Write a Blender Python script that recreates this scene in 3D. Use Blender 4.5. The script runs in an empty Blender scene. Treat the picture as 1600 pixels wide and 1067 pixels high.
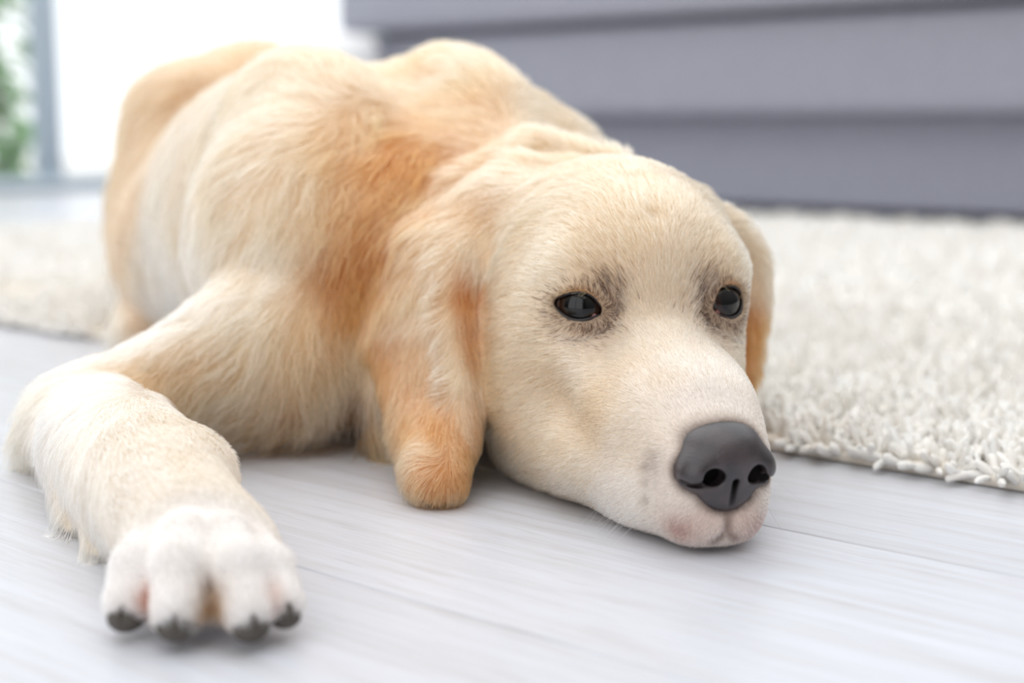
import bpy, math, random, os
import numpy as np
from mathutils import Vector, Matrix

random.seed(7)
RNG = np.random.default_rng(11)
S = 0.01                      # the layout below is written in centimetres

# ------------------------------------------------------------------ camera
FPX = 2222.0                  # 50 mm lens on a 36 mm sensor, in pixels of the 1600x1067 frame
CAM_H = 19.4
PITCH = math.atan(338.0 / FPX)
scene = bpy.context.scene
col = scene.collection
cam_d = bpy.data.cameras.new('camera')
cam = bpy.data.objects.new('camera', cam_d)
col.objects.link(cam)
cam.location = (0, 0, CAM_H * S)
cam.rotation_euler = (math.pi / 2 - PITCH, 0, 0)
cam_d.lens = 50.0
cam_d.sensor_width = 36.0
cam_d.clip_start = 0.02
cam_d.clip_end = 200
cam_d.dof.use_dof = True
cam_d.dof.focus_distance = 0.685
cam_d.dof.aperture_fstop = 3.7
scene.camera = cam

# ------------------------------------------------------------------ light
world = bpy.data.worlds.new('sky')
scene.world = world
world.use_nodes = True
bg = world.node_tree.nodes['Background']
bg.inputs['Color'].default_value = (0.97, 0.985, 1.0, 1)
bg.inputs['Strength'].default_value = 1.5
sun_d = bpy.data.lights.new('sun', 'SUN')
sun_d.energy = 0.35
sun_d.angle = math.radians(50)
sun_d.color = (1.0, 0.985, 0.965)
sun = bpy.data.objects.new('sun', sun_d)
col.objects.link(sun)
sun.rotation_euler = Vector((0.35, -0.45, -1.0)).to_track_quat('-Z', 'Y').to_euler()
vs = scene.view_settings
vs.view_transform = 'Standard'
vs.look = 'None'
vs.gamma = 1.0
vs.use_curve_mapping = False
vs.exposure = 0.14

# ------------------------------------------------------------------ helpers
def at(px, py, Y):
    """centimetre point seen at a pixel of the frame, at distance Y from the camera along the floor"""
    u = (px - 800.0) / FPX
    v = (py - 533.5) / FPX
    cp, sp = math.cos(PITCH), math.sin(PITCH)
    d = np.array([u, cp - v * sp, -sp - v * cp])
    d = d * (Y / d[1])
    return np.array([d[0], d[1], d[2] + CAM_H])

def lin(c):
    c = np.asarray(c, float) / 255.0
    return np.where(c <= 0.04045, c / 12.92, ((c + 0.055) / 1.055) ** 2.4)

def tag(o, label=None, cat=None, group=None, kind=None):
    if label: o['label'] = label
    if cat: o['category'] = cat
    if group: o['group'] = group
    if kind: o['kind'] = kind
    return o

def empty(name, loc=(0, 0, 0)):
    o = bpy.data.objects.new(name, None)
    o.empty_display_size = 0.05
    col.objects.link(o)
    o.location = [c * S for c in loc]
    return o

def mesh_obj(name, V, F, mat=None, parent=None, smooth=True, color=None):
    """V in centimetres (n,3); F an (m,3) / (m,4) array or a list of faces"""
    V = np.asarray(V, np.float32) * S
    me = bpy.data.meshes.new(name)
    if isinstance(F, np.ndarray):
        m, k = F.shape
        me.vertices.add(len(V)); me.vertices.foreach_set('co', V.ravel())
        me.loops.add(m * k); me.loops.foreach_set('vertex_index', F.astype(np.int32).ravel())
        me.polygons.add(m)
        me.polygons.foreach_set('loop_start', np.arange(0, m * k, k, dtype=np.int32))
        me.update(calc_edges=True)
        me.validate()
    else:
        me.from_pydata([tuple(v) for v in V], [], [tuple(f) for f in F])
    if smooth:
        me.polygons.foreach_set('use_smooth', np.ones(len(me.polygons), bool))
    if color is not None:
        ca = me.attributes.new('col', 'FLOAT_COLOR', 'POINT')
        cc = np.ones((len(V), 4), np.float32); cc[:, :3] = color
        ca.data.foreach_set('color', cc.ravel())
    if mat: me.materials.append(mat)
    o = bpy.data.objects.new(name, me)
    col.objects.link(o)
    if parent:
        o.parent = parent
        o.matrix_parent_inverse = Matrix.Translation(-Vector(parent.matrix_basis.translation)) if parent.parent is None else Matrix.Identity(4)
    return o

def new_mat(name):
    m = bpy.data.materials.new(name)
    m.use_nodes = True
    nt = m.node_tree
    return m, nt, nt.nodes['Principled BSDF']

def plain(name, c, rough=0.6, **kw):
    m, nt, p = new_mat(name)
    p.inputs['Base Color'].default_value = (*lin(c), 1)
    p.inputs['Roughness'].default_value = rough
    for k, v in kw.items():
        p.inputs[k.replace('_', ' ')].default_value = v
    return m

def ramp(nt, fac, stops):
    r = nt.nodes.new('ShaderNodeValToRGB')
    while len(r.color_ramp.elements) < len(stops):
        r.color_ramp.elements.new(0.5)
    for e, (p, c) in zip(r.color_ramp.elements, stops):
        e.position = p; e.color = (*lin(c), 1)
    nt.links.new(fac, r.inputs[0])
    return r.outputs[0]

def rounded_box(x0, x1, y0, y1, z0, z1, r, seg=4, puff=0.0):
    """rounded box in a local (x,y,z) frame, as grid faces projected on a rounded box"""
    V = []; F = []
    c = np.array([(x0 + x1) / 2, (y0 + y1) / 2, (z0 + z1) / 2])
    h = np.array([(x1 - x0) / 2, (y1 - y0) / 2, (z1 - z0) / 2])
    r = min(r, h.min() * 0.98)
    def line(hh):
        a = [hh - r + r * math.tan(math.pi / 4 * i / seg) for i in range(seg + 1)]
        inner = np.linspace(-(hh - r), hh - r, 9)[1:-1]
        return np.array([-t for t in a[::-1]] + list(inner) + a)
    for ax in range(3):
        b, d = (ax + 1) % 3, (ax + 2) % 3
        Lb, Ld = line(h[b]), line(h[d])
        for sg in (-1, 1):
            base = len(V)
            for tb in Lb:
                for td in Ld:
                    q = np.zeros(3); q[ax] = sg * h[ax]; q[b] = tb; q[d] = td
                    inn = np.clip(q, -(h - r), h - r)
                    dv = q - inn
                    n = np.linalg.norm(dv)
                    q2 = inn + dv / n * r if n > 1e-6 else q
                    if puff:
                        q2 = q2.copy()
                        q2[ax] += sg * puff * max(0, 1 - (q[b] / h[b]) ** 2) * max(0, 1 - (q[d] / h[d]) ** 4)
                    V.append(q2 + c)
            nb, nd = len(Lb), len(Ld)
            for i in range(nb - 1):
                for j in range(nd - 1):
                    f = [base + i * nd + j, base + (i + 1) * nd + j, base + (i + 1) * nd + j + 1, base + i * nd + j + 1]
                    F.append(f if sg > 0 else f[::-1])
    V = np.array(V); F = np.array(F)
    key = np.round(V * 1000).astype(np.int64)
    _, idx, inv = np.unique(key, axis=0, return_index=True, return_inverse=True)
    return V[idx], inv.ravel()[F]

# room frame: planks, rug edge and sofa all run along U; N points away from the camera, across them
U = np.array([-0.769, 0.640, 0.0]); U /= np.linalg.norm(U)
N = np.array([-U[1] * -1, U[0] * -1, 0.0]); N = np.array([U[1], -U[0], 0.0])
def un(u, n, z=0.0):
    return U * u + N * n + np.array([0, 0, z])
def from_un(V):
    V = np.asarray(V, float)
    return V[:, :1] * U + V[:, 1:2] * N + V[:, 2:3] * np.array([0, 0, 1.0])
UN_ROT = np.stack([U, N, np.array([0, 0, 1.0])])

# ------------------------------------------------------------------ materials of the room
def floor_material():
    m, nt, p = new_mat('whitewashed_wood')
    N_ = nt.nodes.new; L = nt.links.new
    tc = N_('ShaderNodeTexCoord'); oi = N_('ShaderNodeObjectInfo')
    mp = N_('ShaderNodeMapping'); mp.inputs['Scale'].default_value = (2.2, 42, 1)
    ad = N_('ShaderNodeVectorMath'); ad.operation = 'ADD'
    rv = N_('ShaderNodeCombineXYZ'); mu = N_('ShaderNodeMath'); mu.operation = 'MULTIPLY'; mu.inputs[1].default_value = 37.0
    L(oi.outputs['Random'], mu.inputs[0]); L(mu.outputs[0], rv.inputs[0]); L(mu.outputs[0], rv.inputs[1])
    L(tc.outputs['Object'], ad.inputs[0]); L(rv.outputs[0], ad.inputs[1])
    L(ad.outputs[0], mp.inputs['Vector'])
    n1 = N_('ShaderNodeTexNoise'); n1.inputs['Scale'].default_value = 3.0; n1.inputs['Detail'].default_value = 8; n1.inputs['Roughness'].default_value = 0.65
    n1.inputs['Distortion'].default_value = 0.6
    L(mp.outputs[0], n1.inputs['Vector'])
    mp2 = N_('ShaderNodeMapping'); mp2.inputs['Scale'].default_value = (14, 330, 1)
    L(ad.outputs[0], mp2.inputs['Vector'])
    n2 = N_('ShaderNodeTexNoise'); n2.inputs['Scale'].default_value = 2.0; n2.inputs['Detail'].default_value = 5
    L(mp2.outputs[0], n2.inputs['Vector'])
    c1 = ramp(nt, n1.outputs['Fac'], [(0.25, (194, 193, 195)), (0.5, (210, 212, 219)), (0.75, (219, 222, 231))])
    c2 = ramp(nt, n2.outputs['Fac'], [(0.27, (206, 198, 192)), (0.40, (246, 245, 244)), (1.0, (255, 255, 255))])
    mx = N_('ShaderNodeMix'); mx.data_type = 'RGBA'; mx.blend_type = 'MULTIPLY'; mx.inputs['Factor'].default_value = 0.55
    L(c1, mx.inputs['A']); L(c2, mx.inputs['B'])
    hv = N_('ShaderNodeHueSaturation')
    mr = N_('ShaderNodeMapRange'); mr.inputs['To Min'].default_value = 0.96; mr.inputs['To Max'].default_value = 1.03
    L(oi.outputs['Random'], mr.inputs['Value']); L(mr.outputs[0], hv.inputs['Value'])
    L(mx.outputs['Result'], hv.inputs['Color'])
    L(hv.outputs[0], p.inputs['Base Color'])
    bp = N_('ShaderNodeBump'); bp.inputs['Strength'].default_value = 0.10; bp.inputs['Distance'].default_value = 0.0006
    L(n2.outputs['Fac'], bp.inputs['Height']); L(bp.outputs[0], p.inputs['Normal'])
    p.inputs['Roughness'].default_value = 0.36
    p.inputs['Specular IOR Level'].default_value = 0.45
    return m

def fabric_material():
    m, nt, p = new_mat('grey_weave')
    tc = nt.nodes.new('ShaderNodeTexCoord')
    n = nt.nodes.new('ShaderNodeTexNoise'); n.inputs['Scale'].default_value = 180; n.inputs['Detail'].default_value = 3
    nt.links.new(tc.outputs['Object'], n.inputs['Vector'])
    c = ramp(nt, n.outputs['Fac'], [(0.3, (146, 147, 159)), (0.7, (168, 169, 181))])
    nt.links.new(c, p.inputs['Base Color'])
    bp = nt.nodes.new('ShaderNodeBump'); bp.inputs['Strength'].default_value = 0.3; bp.inputs['Distance'].default_value = 0.002
    nt.links.new(n.outputs['Fac'], bp.inputs['Height']); nt.links.new(bp.outputs[0], p.inputs['Normal'])
    p.inputs['Roughness'].default_value = 0.95
    return m

def wool_material():
    m, nt, p = new_mat('cream_wool')
    a = nt.nodes.new('ShaderNodeAttribute'); a.attribute_name = 'col'
    nt.links.new(a.outputs['Color'], p.inputs['Base Color'])
    p.inputs['Roughness'].default_value = 0.95
    p.inputs['Specular IOR Level'].default_value = 0.1
    return m

M_floor = floor_material()
M_fabric = fabric_material()
M_wool = wool_material()
M_sub = plain('dark_underlay', (160, 148, 138), 0.8)
M_wall = plain('white_paint', (238, 238, 238), 0.7)
M_wall2 = plain('warm_grey_paint', (160, 156, 152), 0.8)
M_frame = plain('pale_blue_grey_frame', (196, 210, 220), 0.5)
M_leg = plain('black_feet', (30, 28, 28), 0.5)

# ------------------------------------------------------------------ floor of single planks
floor = empty('floor'); tag(floor, kind='structure')
floor.location = (0, 0, 0)
b0 = [un(-172, -160), un(380, -160), un(380, 474), un(-172, 474)]
sub = np.array([[*p[:2], zz] for zz in (-1.6, -0.14) for p in b0])
mesh_obj('underlay', sub, np.array([[0, 1, 2, 3][::-1], [4, 5, 6, 7], [0, 1, 5, 4], [1, 2, 6, 5], [2, 3, 7, 6], [3, 0, 4, 7]]), M_sub, floor, smooth=False)
PW, PL, GAP = 19.0, 128.0, 0.05
GAPN = 0.10
# the seam that runs behind the paw
g = at(560, 912, 1.0); g0 = np.array([0, 0, CAM_H]); dd = g - g0; seam_pt = g0 + dd * (-CAM_H / dd[2])
N0 = float(seam_pt @ N)
plank_mesh = {}
def plank(u0, u1, n0, n1):
    L_, W_ = u1 - u0, n1 - n0
    key = (round(L_, 2), round(W_, 2))
    if key not in plank_mesh:
        b = 0.07
        a, w = L_ / 2, W_ / 2
        V = [(-a, -w, -.13), (a, -w, -.13), (a, w, -.13), (-a, w, -.13),
             (-a, -w, -b), (a, -w, -b), (a, w, -b), (-a, w, -b),
             (-a + b, -w + b, 0), (a - b, -w + b, 0), (a - b, w - b, 0), (-a + b, w - b, 0)]
        F = [(3, 2, 1, 0), (8, 9, 10, 11)]
        for i in range(4):
            j = (i + 1) % 4
            F += [(i, j, 4 + j, 4 + i), (4 + i, 4 + j, 8 + j, 8 + i)]
        me = bpy.data.meshes.new('plank')
        me.from_pydata([tuple(c * S for c in v) for v in V], [], F)
        me.materials.append(M_floor)
        plank_mesh[key] = me
    o = bpy.data.objects.new('plank', plank_mesh[key])
    col.objects.link(o)
    o.parent = floor
    c = un((u0 + u1) / 2, (n0 + n1) / 2)
    o.location = [t * S for t in c]
    o.rotation_euler = (0, 0, math.atan2(U[1], U[0]))
for k in range(-6, 21):
    n0 = N0 + k * PW
    off = [100, 43, 85, 12, 64, 34][k % 6]
    u = -170 - (170 - off) % PL
    while u < 378:
        plank(u + GAP / 2, min(u + PL, 378.0) - GAP / 2, n0 + GAPN / 2, n0 + PW - GAPN / 2) if u + 10 < 378 else None
        u += PL

# ------------------------------------------------------------------ window wall (at U = 380) and wall behind the sofa
UW = 380.0
def box_un(name, u0, u1, n0, n1, z0, z1, mat, parent=None, r=None):
    if r:
        V, F = rounded_box(u0, u1, n0, n1, z0, z1, r)
    else:
        V = np.array([(u, n, z) for z in (z0, z1) for (u, n) in ((u0, n0), (u1, n0), (u1, n1), (u0, n1))], float)
        F = np.array([(0, 1, 2, 3), (7, 6, 5, 4), (0, 4, 5, 1), (1, 5, 6, 2), (2, 6, 7, 3), (3, 7, 4, 0)])
    # U x N is -Z here, so flip the winding
    return mesh_obj(name, from_un(V), F[:, ::-1] if r else F, mat, parent, smooth=bool(r))

wall_l = tag(box_un('wall_left', UW, UW + 14, 420, 470, 0, 260, M_wall), kind='structure')
tag(box_un('wall_back', -170, UW + 14, 474, 486, 0, 260, M_wall), kind='structure')
tag(box_un('added_wall_right', -186, -172, -160, 474, 0, 260, M_wall2), kind='structure')  # unseen wall, added in grey to cut ambient and fill light
wf = empty('added_wall_front', un(100, -167)); tag(wf, kind='structure')  # unseen wall, added to block light, with an opening for front light
for u0, u1, z0, z1 in ((-172, -120, 0, 260), (160, UW + 14, 0, 260), (-120, 160, 236, 260)):
    box_un('wall_panel', u0, u1, -174, -160, z0, z1, M_wall2, wf)
for u0, u1 in ((-120, -114), (17, 23), (154, 160)):  # mullions of the opening added for front light
    box_un('window_mullion', u0, u1, -170, -164, 0, 236, M_frame, wf)
win = empty('window_1', un(UW, 300)); tag(win, kind='structure')
def glass_material():
    m, nt, p = new_mat('window_glass')
    nt.nodes.remove(p)
    out = nt.nodes['Material Output']
    tr = nt.nodes.new('ShaderNodeBsdfTransparent'); tr.inputs[0].default_value = (0.98, 0.99, 0.99, 1)
    gl = nt.nodes.new('ShaderNodeBsdfGlossy'); gl.inputs['Roughness'].default_value = 0.02
    mx = nt.nodes.new('ShaderNodeMixShader'); mx.inputs[0].default_value = 0.06
    nt.links.new(tr.outputs[0], mx.inputs[1]); nt.links.new(gl.outputs[0], mx.inputs[2]); nt.links.new(mx.outputs[0], out.inputs[0])
    return m
M_glass = glass_material()
for n0, n1 in ((60, 238.5), (246, 416)):
    box_un('window_pane', UW + 3.2, UW + 4.0, n0, n1, 4, 230, M_glass, win)
for n0, n1 in ((56, 60), (238.5, 246), (416, 420)):
    box_un('window_mullion', UW + 1, UW + 5, n0, n1, 0, 235, M_frame, win)
box_un('window_sill', UW, UW + 7, 56, 420, 0, 4, M_frame, win)
box_un('window_head', UW, UW + 7, 56, 420, 230, 236, M_frame, win)

# terrace outside
tag(box_un('terrace', UW + 14, UW + 400, -150, 700, -3, -1, plain('pale_terrace', (226, 222, 218), 0.8)), 'pale paved terrace outside the glass doors', 'terrace', kind='structure')

# ------------------------------------------------------------------ sofa
sofa = empty('sofa', un(180, 320)); tag(sofa, 'low grey upholstered sofa with stacked thick cushions behind the rug', 'sofa')
box_un('base', 40, 281, 281, 366, 1.6, 21.6, M_fabric, sofa, r=1.0)
box_un('seat_cushion', 38, 282, 272, 366, 21.4, 42.6, M_fabric, sofa, r=2.6)
box_un('back_cushion', 36, 283.5, 267, 366, 43.4, 70, M_fabric, sofa, r=2.6)
for u, n in ((50, 286), (270, 286), (50, 358), (270, 358)):
    box_un('foot', u - 3, u + 3, n - 3, n + 3, 0.02, 1.8, M_leg, sofa)

# white stool between the sofa end and the window
def lathe(prof, c, seg=40):
    V = []; F = []
    for r, z in prof:
        for i in range(seg):
            a = 2 * math.pi * i / seg
            V.append((c[0] + r * math.cos(a), c[1] + r * math.sin(a), c[2] + z))
    for k in range(len(prof) - 1):
        for i in range(seg):
            j = (i + 1) % seg
            F.append((k * seg + i, k * seg + j, (k + 1) * seg + j, (k + 1) * seg + i))
    return np.array(V), np.array(F)
pc = at(522, 70, 372); pc[2] = 0.02
pf = empty('pouf', pc); tag(pf, 'white round pouf between the sofa end and the window', 'pouf')
M_pouf = plain('white_pouf_cloth', (250, 250, 250), 0.9)
V, F = lathe([(0.01, 1), (10, 1), (11.2, 2), (11.6, 8), (11.6, 30), (11.2, 34)], pc); mesh_obj('side', V, F, M_pouf, pf)
V, F = lathe([(11.0, 33.6), (11.7, 34.4), (11.9, 36), (11.4, 39), (9.8, 41.3), (7, 42.3), (3, 42.6), (0.01, 42.6)], pc); mesh_obj('cushion', V, F, M_pouf, pf)


# ================================================================== the dog
# --- signed distance field on a rectilinear grid that is finer around the head and the paw
def axis(pieces):
    a = []
    for x0, x1, h in pieces:
        a.append(np.arange(x0, x1, h))
    return np.concatenate(a).astype(np.float32)

class Field:
    def __init__(s, xs, ys, zs):
        s.ax = (xs, ys, zs)
        s.D = np.full((len(xs), len(ys), len(zs)), 6.0, np.float32)
    def block(s, lo, hi):
        sl = []
        for a, l, h in zip(s.ax, lo, hi):
            i0 = max(0, int(np.searchsorted(a, l)) - 1); i1 = min(len(a), int(np.searchsorted(a, h)) + 1)
            sl.append(slice(i0, max(i1, i0 + 1)))
        sl = tuple(sl)
        P = [s.ax[0][sl[0]][:, None, None], s.ax[1][sl[1]][None, :, None], s.ax[2][sl[2]][None, None, :]]
        return sl, P
    def union(s, sl, d, k):
        a = s.D[sl]
        if k > 0:
            h = np.maximum(k - np.abs(a - d), 0) / k
            s.D[sl] = np.minimum(a, d) - h * h * (k * 0.25)
        else:
            s.D[sl] = np.minimum(a, d)
    def cut(s, sl, d, k):
        a = s.D[sl]; b = -d
        h = np.maximum(k - np.abs(a - b), 0) / max(k, 1e-6)
        s.D[sl] = np.maximum(a, b) + h * h * (k * 0.25)
    def ell(s, c, r, k=1.0, R=None, sub=False):
        """ellipsoid; R rows are its own axes"""
        c = np.asarray(c, np.float32); r = np.asarray(r, np.float32) * np.ones(3, np.float32)
        R = np.eye(3) if R is None else np.asarray(R)
        ext = np.sqrt(((R * r[:, None]) ** 2).sum(0)) + k + 1.2
        sl, P = s.block(c - ext, c + ext)
        p = [P[i] - c[i] for i in range(3)]
        q = [R[j, 0] * p[0] + R[j, 1] * p[1] + R[j, 2] * p[2] for j in range(3)]
        k0 = np.sqrt(sum((q[j] / r[j]) ** 2 for j in range(3)))
        k1 = np.sqrt(sum((q[j] / r[j] ** 2) ** 2 for j in range(3))) + 1e-6
        d = (k0 * (k0 - 1) / k1).astype(np.float32)
        (s.cut if sub else s.union)(sl, d, k)
    def cone(s, a, b, r1, r2, k=1.0, sub=False):
        a = np.asarray(a, np.float32); b = np.asarray(b, np.float32)
        m = max(r1, r2) + k + 1.2
        sl, P = s.block(np.minimum(a, b) - m, np.maximum(a, b) + m)
        ba = b - a; L2 = float(ba @ ba) + 1e-9
        p = [P[i] - a[i] for i in range(3)]
        h = np.clip((p[0] * ba[0] + p[1] * ba[1] + p[2] * ba[2]) / L2, 0, 1)
        d = np.sqrt(sum((p[i] - ba[i] * h) ** 2 for i in range(3))) - (r1 + (r2 - r1) * h)
        (s.cut if sub else s.union)(sl, d.astype(np.float32), k)
    def chain(s, pts, rads, k=1.0):
        """one limb through several joints: hard minimum inside, smooth union with the rest"""
        A = np.array(pts, np.float32); m = max(rads) + k + 1.2
        sl, P = s.block(A.min(0) - m, A.max(0) + m)
        d = None
        for i in range(len(A) - 1):
            a, b = A[i], A[i + 1]
            ba = b - a; L2 = float(ba @ ba) + 1e-9
            p = [P[j] - a[j] for j in range(3)]
            h = np.clip((p[0] * ba[0] + p[1] * ba[1] + p[2] * ba[2]) / L2, 0, 1)
            e = np.sqrt(sum((p[j] - ba[j] * h) ** 2 for j in range(3))) - (rads[i] + (rads[i + 1] - rads[i]) * h)
            if d is None: d = e
            else:
                kk = 0.3
                h2 = np.maximum(kk - np.abs(d - e), 0) / kk
                d = np.minimum(d, e) - h2 * h2 * kk * 0.25
        s.union(sl, d.astype(np.float32), k)
    def chain_cut(s, pts, r):
        for i in range(len(pts) - 1):
            s.cone(pts[i], pts[i + 1], r, r, 0.25, sub=True)
    def mesh(s):
        """surface nets"""
        D = s.D; xs, ys, zs = s.ax
        ins = D < 0
        nx, ny, nz = D.shape
        cnt = np.zeros((nx - 1, ny - 1, nz - 1), np.int8)
        for i in (0, 1):
            for j in (0, 1):
                for k in (0, 1):
                    cnt += ins[i:nx - 1 + i, j:ny - 1 + j, k:nz - 1 + k]
        cell = (cnt > 0) & (cnt < 8)
        I, J, K = np.nonzero(cell)
        idx = np.full(cell.shape, -1, np.int32); idx[I, J, K] = np.arange(len(I))
        acc = np.zeros((len(I), 3)); num = np.zeros(len(I))
        corners = [(i, j, k) for i in (0, 1) for j in (0, 1) for k in (0, 1)]
        ax = (xs, ys, zs)
        for c0 in corners:
            for d in range(3):
                if c0[d]: continue
                c1 = list(c0); c1[d] = 1
                v0 = D[I + c0[0], J + c0[1], K + c0[2]]; v1 = D[I + c1[0], J + c1[1], K + c1[2]]
                m = (v0 < 0) != (v1 < 0)
                t = np.where(m, v0 / np.where(m, v0 - v1, 1), 0)
                p0 = np.stack([xs[I + c0[0]], ys[J + c0[1]], zs[K + c0[2]]], 1)
                p1 = np.stack([xs[I + c1[0]], ys[J + c1[1]], zs[K + c1[2]]], 1)
                acc += np.where(m[:, None], p0 + (p1 - p0) * t[:, None], 0); num += m
        V = acc / num[:, None]
        Q = []
        for d in range(3):
            e, f = (d + 1) % 3, (d + 2) % 3
            a = [slice(None)] * 3; b = [slice(None)] * 3
            a[d] = slice(0, -1); b[d] = slice(1, None)
            for q in (e, f):
                a[q] = slice(1, -1); b[q] = slice(1, -1)
            s0 = ins[tuple(a)]; s1 = ins[tuple(b)]
            X = np.argwhere(s0 != s1)
            if not len(X): continue
            flip = s0[X[:, 0], X[:, 1], X[:, 2]]
            X[:, e] += 1; X[:, f] += 1
            def g(de, df):
                Y = X.copy(); Y[:, e] += de; Y[:, f] += df
                return idx[Y[:, 0], Y[:, 1], Y[:, 2]]
            q = np.stack([g(-1, -1), g(0, -1), g(0, 0), g(-1, 0)], 1)
            q[~flip] = q[~flip][:, ::-1]
            Q.append(q)
        Q = np.concatenate(Q)
        Q = Q[(Q >= 0).all(1)]
        return V, Q

def relax(V, Q, it=2, lam=0.5):
    e = np.concatenate([Q[:, [i, (i + 1) % 4]] for i in range(4)])
    for _ in range(it):
        acc = np.stack([np.bincount(e[:, 0], V[e[:, 1], j], len(V)) + np.bincount(e[:, 1], V[e[:, 0], j], len(V)) for j in range(3)], 1)
        n = np.bincount(e[:, 0], minlength=len(V)) + np.bincount(e[:, 1], minlength=len(V))
        V = V * (1 - lam) + lam * acc / n[:, None]
    return V

def vnormals(V, Q):
    fn = np.cross(V[Q[:, 2]] - V[Q[:, 0]], V[Q[:, 3]] - V[Q[:, 1]])
    nn = np.stack([sum(np.bincount(Q[:, i], fn[:, j], len(V)) for i in range(4)) for j in range(3)], 1)
    return nn / (np.linalg.norm(nn, axis=1, keepdims=True) + 1e-12)

# --- the head's own frame: a to the dog's left (image right), b forwards to the nose, c up
YAW = math.radians(12)
HO = np.array([7.3, 72.5, 0.0])
HR = np.array([math.cos(YAW), math.sin(YAW), 0.0])
HF = np.array([math.sin(YAW), -math.cos(YAW), 0.0])
HZ = np.array([0, 0, 1.0])
HM = np.stack([HR, HF, HZ])
def hd(a, b, c):
    return HO + HR * a + HF * b + HZ * c
def hv(a, b, c):
    return HR * a + HF * b + HZ * c
def rot_about(axis, deg):
    return np.array(Matrix.Rotation(math.radians(deg), 3, Vector(axis)))
BA = np.array([-0.44, 0.90, 0.0]); BA /= np.linalg.norm(BA)      # body axis, towards the tail
BL = np.array([BA[1] * -1, BA[0], 0.0])                           # towards the near (right) flank
BM = np.stack([BL, BA, HZ])

fd = Field(axis([(-46, -20, 0.45), (-20, -6, 0.33), (-6, 19, 0.2), (19, 22, 0.4)]),
           axis([(48.5, 58, 0.25), (58, 84, 0.2), (84, 96, 0.35), (96, 190, 0.6)]),
           axis([(-0.6, 15, 0.22), (15, 31, 0.35)]))

# trunk
fd.ell((-15.3, 110, 12.4), (11.4, 24, 11.8), 3, BM)
fd.ell((-7.5, 91, 9.3), (10.5, 9, 9.2), 4, BM)
fd.ell((-14.2, 98, 16.5), (5.5, 9.5, 8.0), 3, BM)
fd.ell((-4.4, 102.5, 17.5), (5.2, 10, 7.4), 3, BM)
fd.ell((1.2, 101.5, 13.3), (5.5, 9, 7.6), 3, BM)
fd.ell((-26, 136, 14.0), (9.8, 13, 12.2), 3, BM)
fd.ell((-30, 131, 19.8), (4.6, 6, 4.8), 3, BM)
fd.ell((-23.5, 137, 22.0), (4.6, 6, 4.6), 3, BM)
fd.ell((-22, 122, 9.6), (11.5, 14, 9.3), 3, BM)
# hind legs
fd.ell((-31.0, 129, 10.2), (5.0, 9.5, 9.8), 2.4, BM)
fd.ell((-17.0, 140, 9.0), (6, 12, 9.3), 1.6, BM)
fd.chain([(-32.5, 131, 3.2), (-32.0, 124.5, 2.9), (-31, 119, 2.3)], [3.2, 2.7, 1.9], 1.5)
fd.chain([(-9, 142, 3.0), (-7, 132, 2.6), (-6.5, 125, 2.2)], [3.0, 2.5, 1.9], 1.5)
# tail
fd.chain([(-33, 147, 11), (-38, 157, 5), (-42, 168, 2.6), (-43, 180, 2.2)], [3.4, 2.8, 2.4, 1.2], 2)
# near shoulder, upper arm, forearm, wrist
fd.ell((-14.0, 91.5, 11.8), (6.5, 8, 8.5), 2.5, BM)
fd.cone((-12.0, 86.5, 7.2), (-23.8, 78.6, 2.9), 4.8, 2.7, 2.0)
fd.ell((-14.2, 85, 5.4), (6, 5.0, 4.8), 2.0)
fd.chain([(-23.8, 78.6, 2.8), (-20.4, 71, 3.1), (-16.7, 63.8, 3.2), (-13.2, 57, 2.5)], [2.9, 3.3, 3.1, 2.7], 2.0)
fd.ell(at(312, 745, 63.5), (1.5, 2.0, 1.8), 1.2)
fd.ell((-26.3, 79.8, 1.7), (1.5, 2.0, 1.6), 1.6)
# feathering behind the forearm
fd.chain([at(125, 765, 68.5), at(122, 805, 66.8), at(118, 835, 65.8)], [1.1, 1.0, 0.7], 1.2)
fd.chain([at(175, 815, 65), at(165, 855, 62.8), at(158, 880, 61.8)], [1.1, 0.95, 0.65], 1.2)
# paw and toes
fd.ell((-12.4, 55.6, 2.0), (3.0, 3.6, 2.0), 1.2)
TOES = [(at(238, 858, 55.0), at(203, 938, 52.4), 1.05), (at(290, 840, 54.3), at(278, 950, 51.3), 1.12),
        (at(352, 840, 54.3), at(386, 953, 51.2), 1.05), (at(396, 858, 55.0), at(440, 938, 52.2), 0.88)]
for a, b, r in TOES:
    mid = a * 0.45 + b * 0.55 + np.array([0, 0, 0.42])
    fd.chain([a, mid, b], [r, r * 1.02, r * 0.95], 0.3)
for i_ in range(3):                                    # webs between the toes
    fd.ell((TOES[i_][1] + TOES[i_ + 1][1]) / 2 + np.array([0, .75, -.25]), (.55, .8, .75), 0.3)
# far front leg, folded under
fd.cone((0.5, 96, 9.5), (7.5, 95, 3.4), 5.2, 3.0, 2.2)
fd.cone((7.5, 95, 3.4), (3.0, 86, 2.4), 2.9, 2.2, 1.5)
# neck
fd.cone((-4.0, 98, 13.6), hd(0, -13, 9.6), 7.6, 6.8, 2.0)
fd.cone((-3.5, 95, 8.6), hd(-1, -13, 6.5), 7.2, 6.0, 1.6)
# rolls of loose skin behind the ear
fd.chain([at(955, 275, 88), at(840, 262, 88), at(740, 325, 86), at(675, 410, 84), at(635, 500, 82.8), at(622, 600, 82.4), at(625, 665, 82.2)],
         [1.6, 2.3, 2.6, 2.7, 2.5, 2.2, 1.8], 0.9)
fd.chain([at(905, 280, 85.2), at(815, 285, 84.6), at(755, 340, 83), at(705, 410, 81.8)], [1.2, 1.6, 1.7, 1.5], 0.8)
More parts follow.
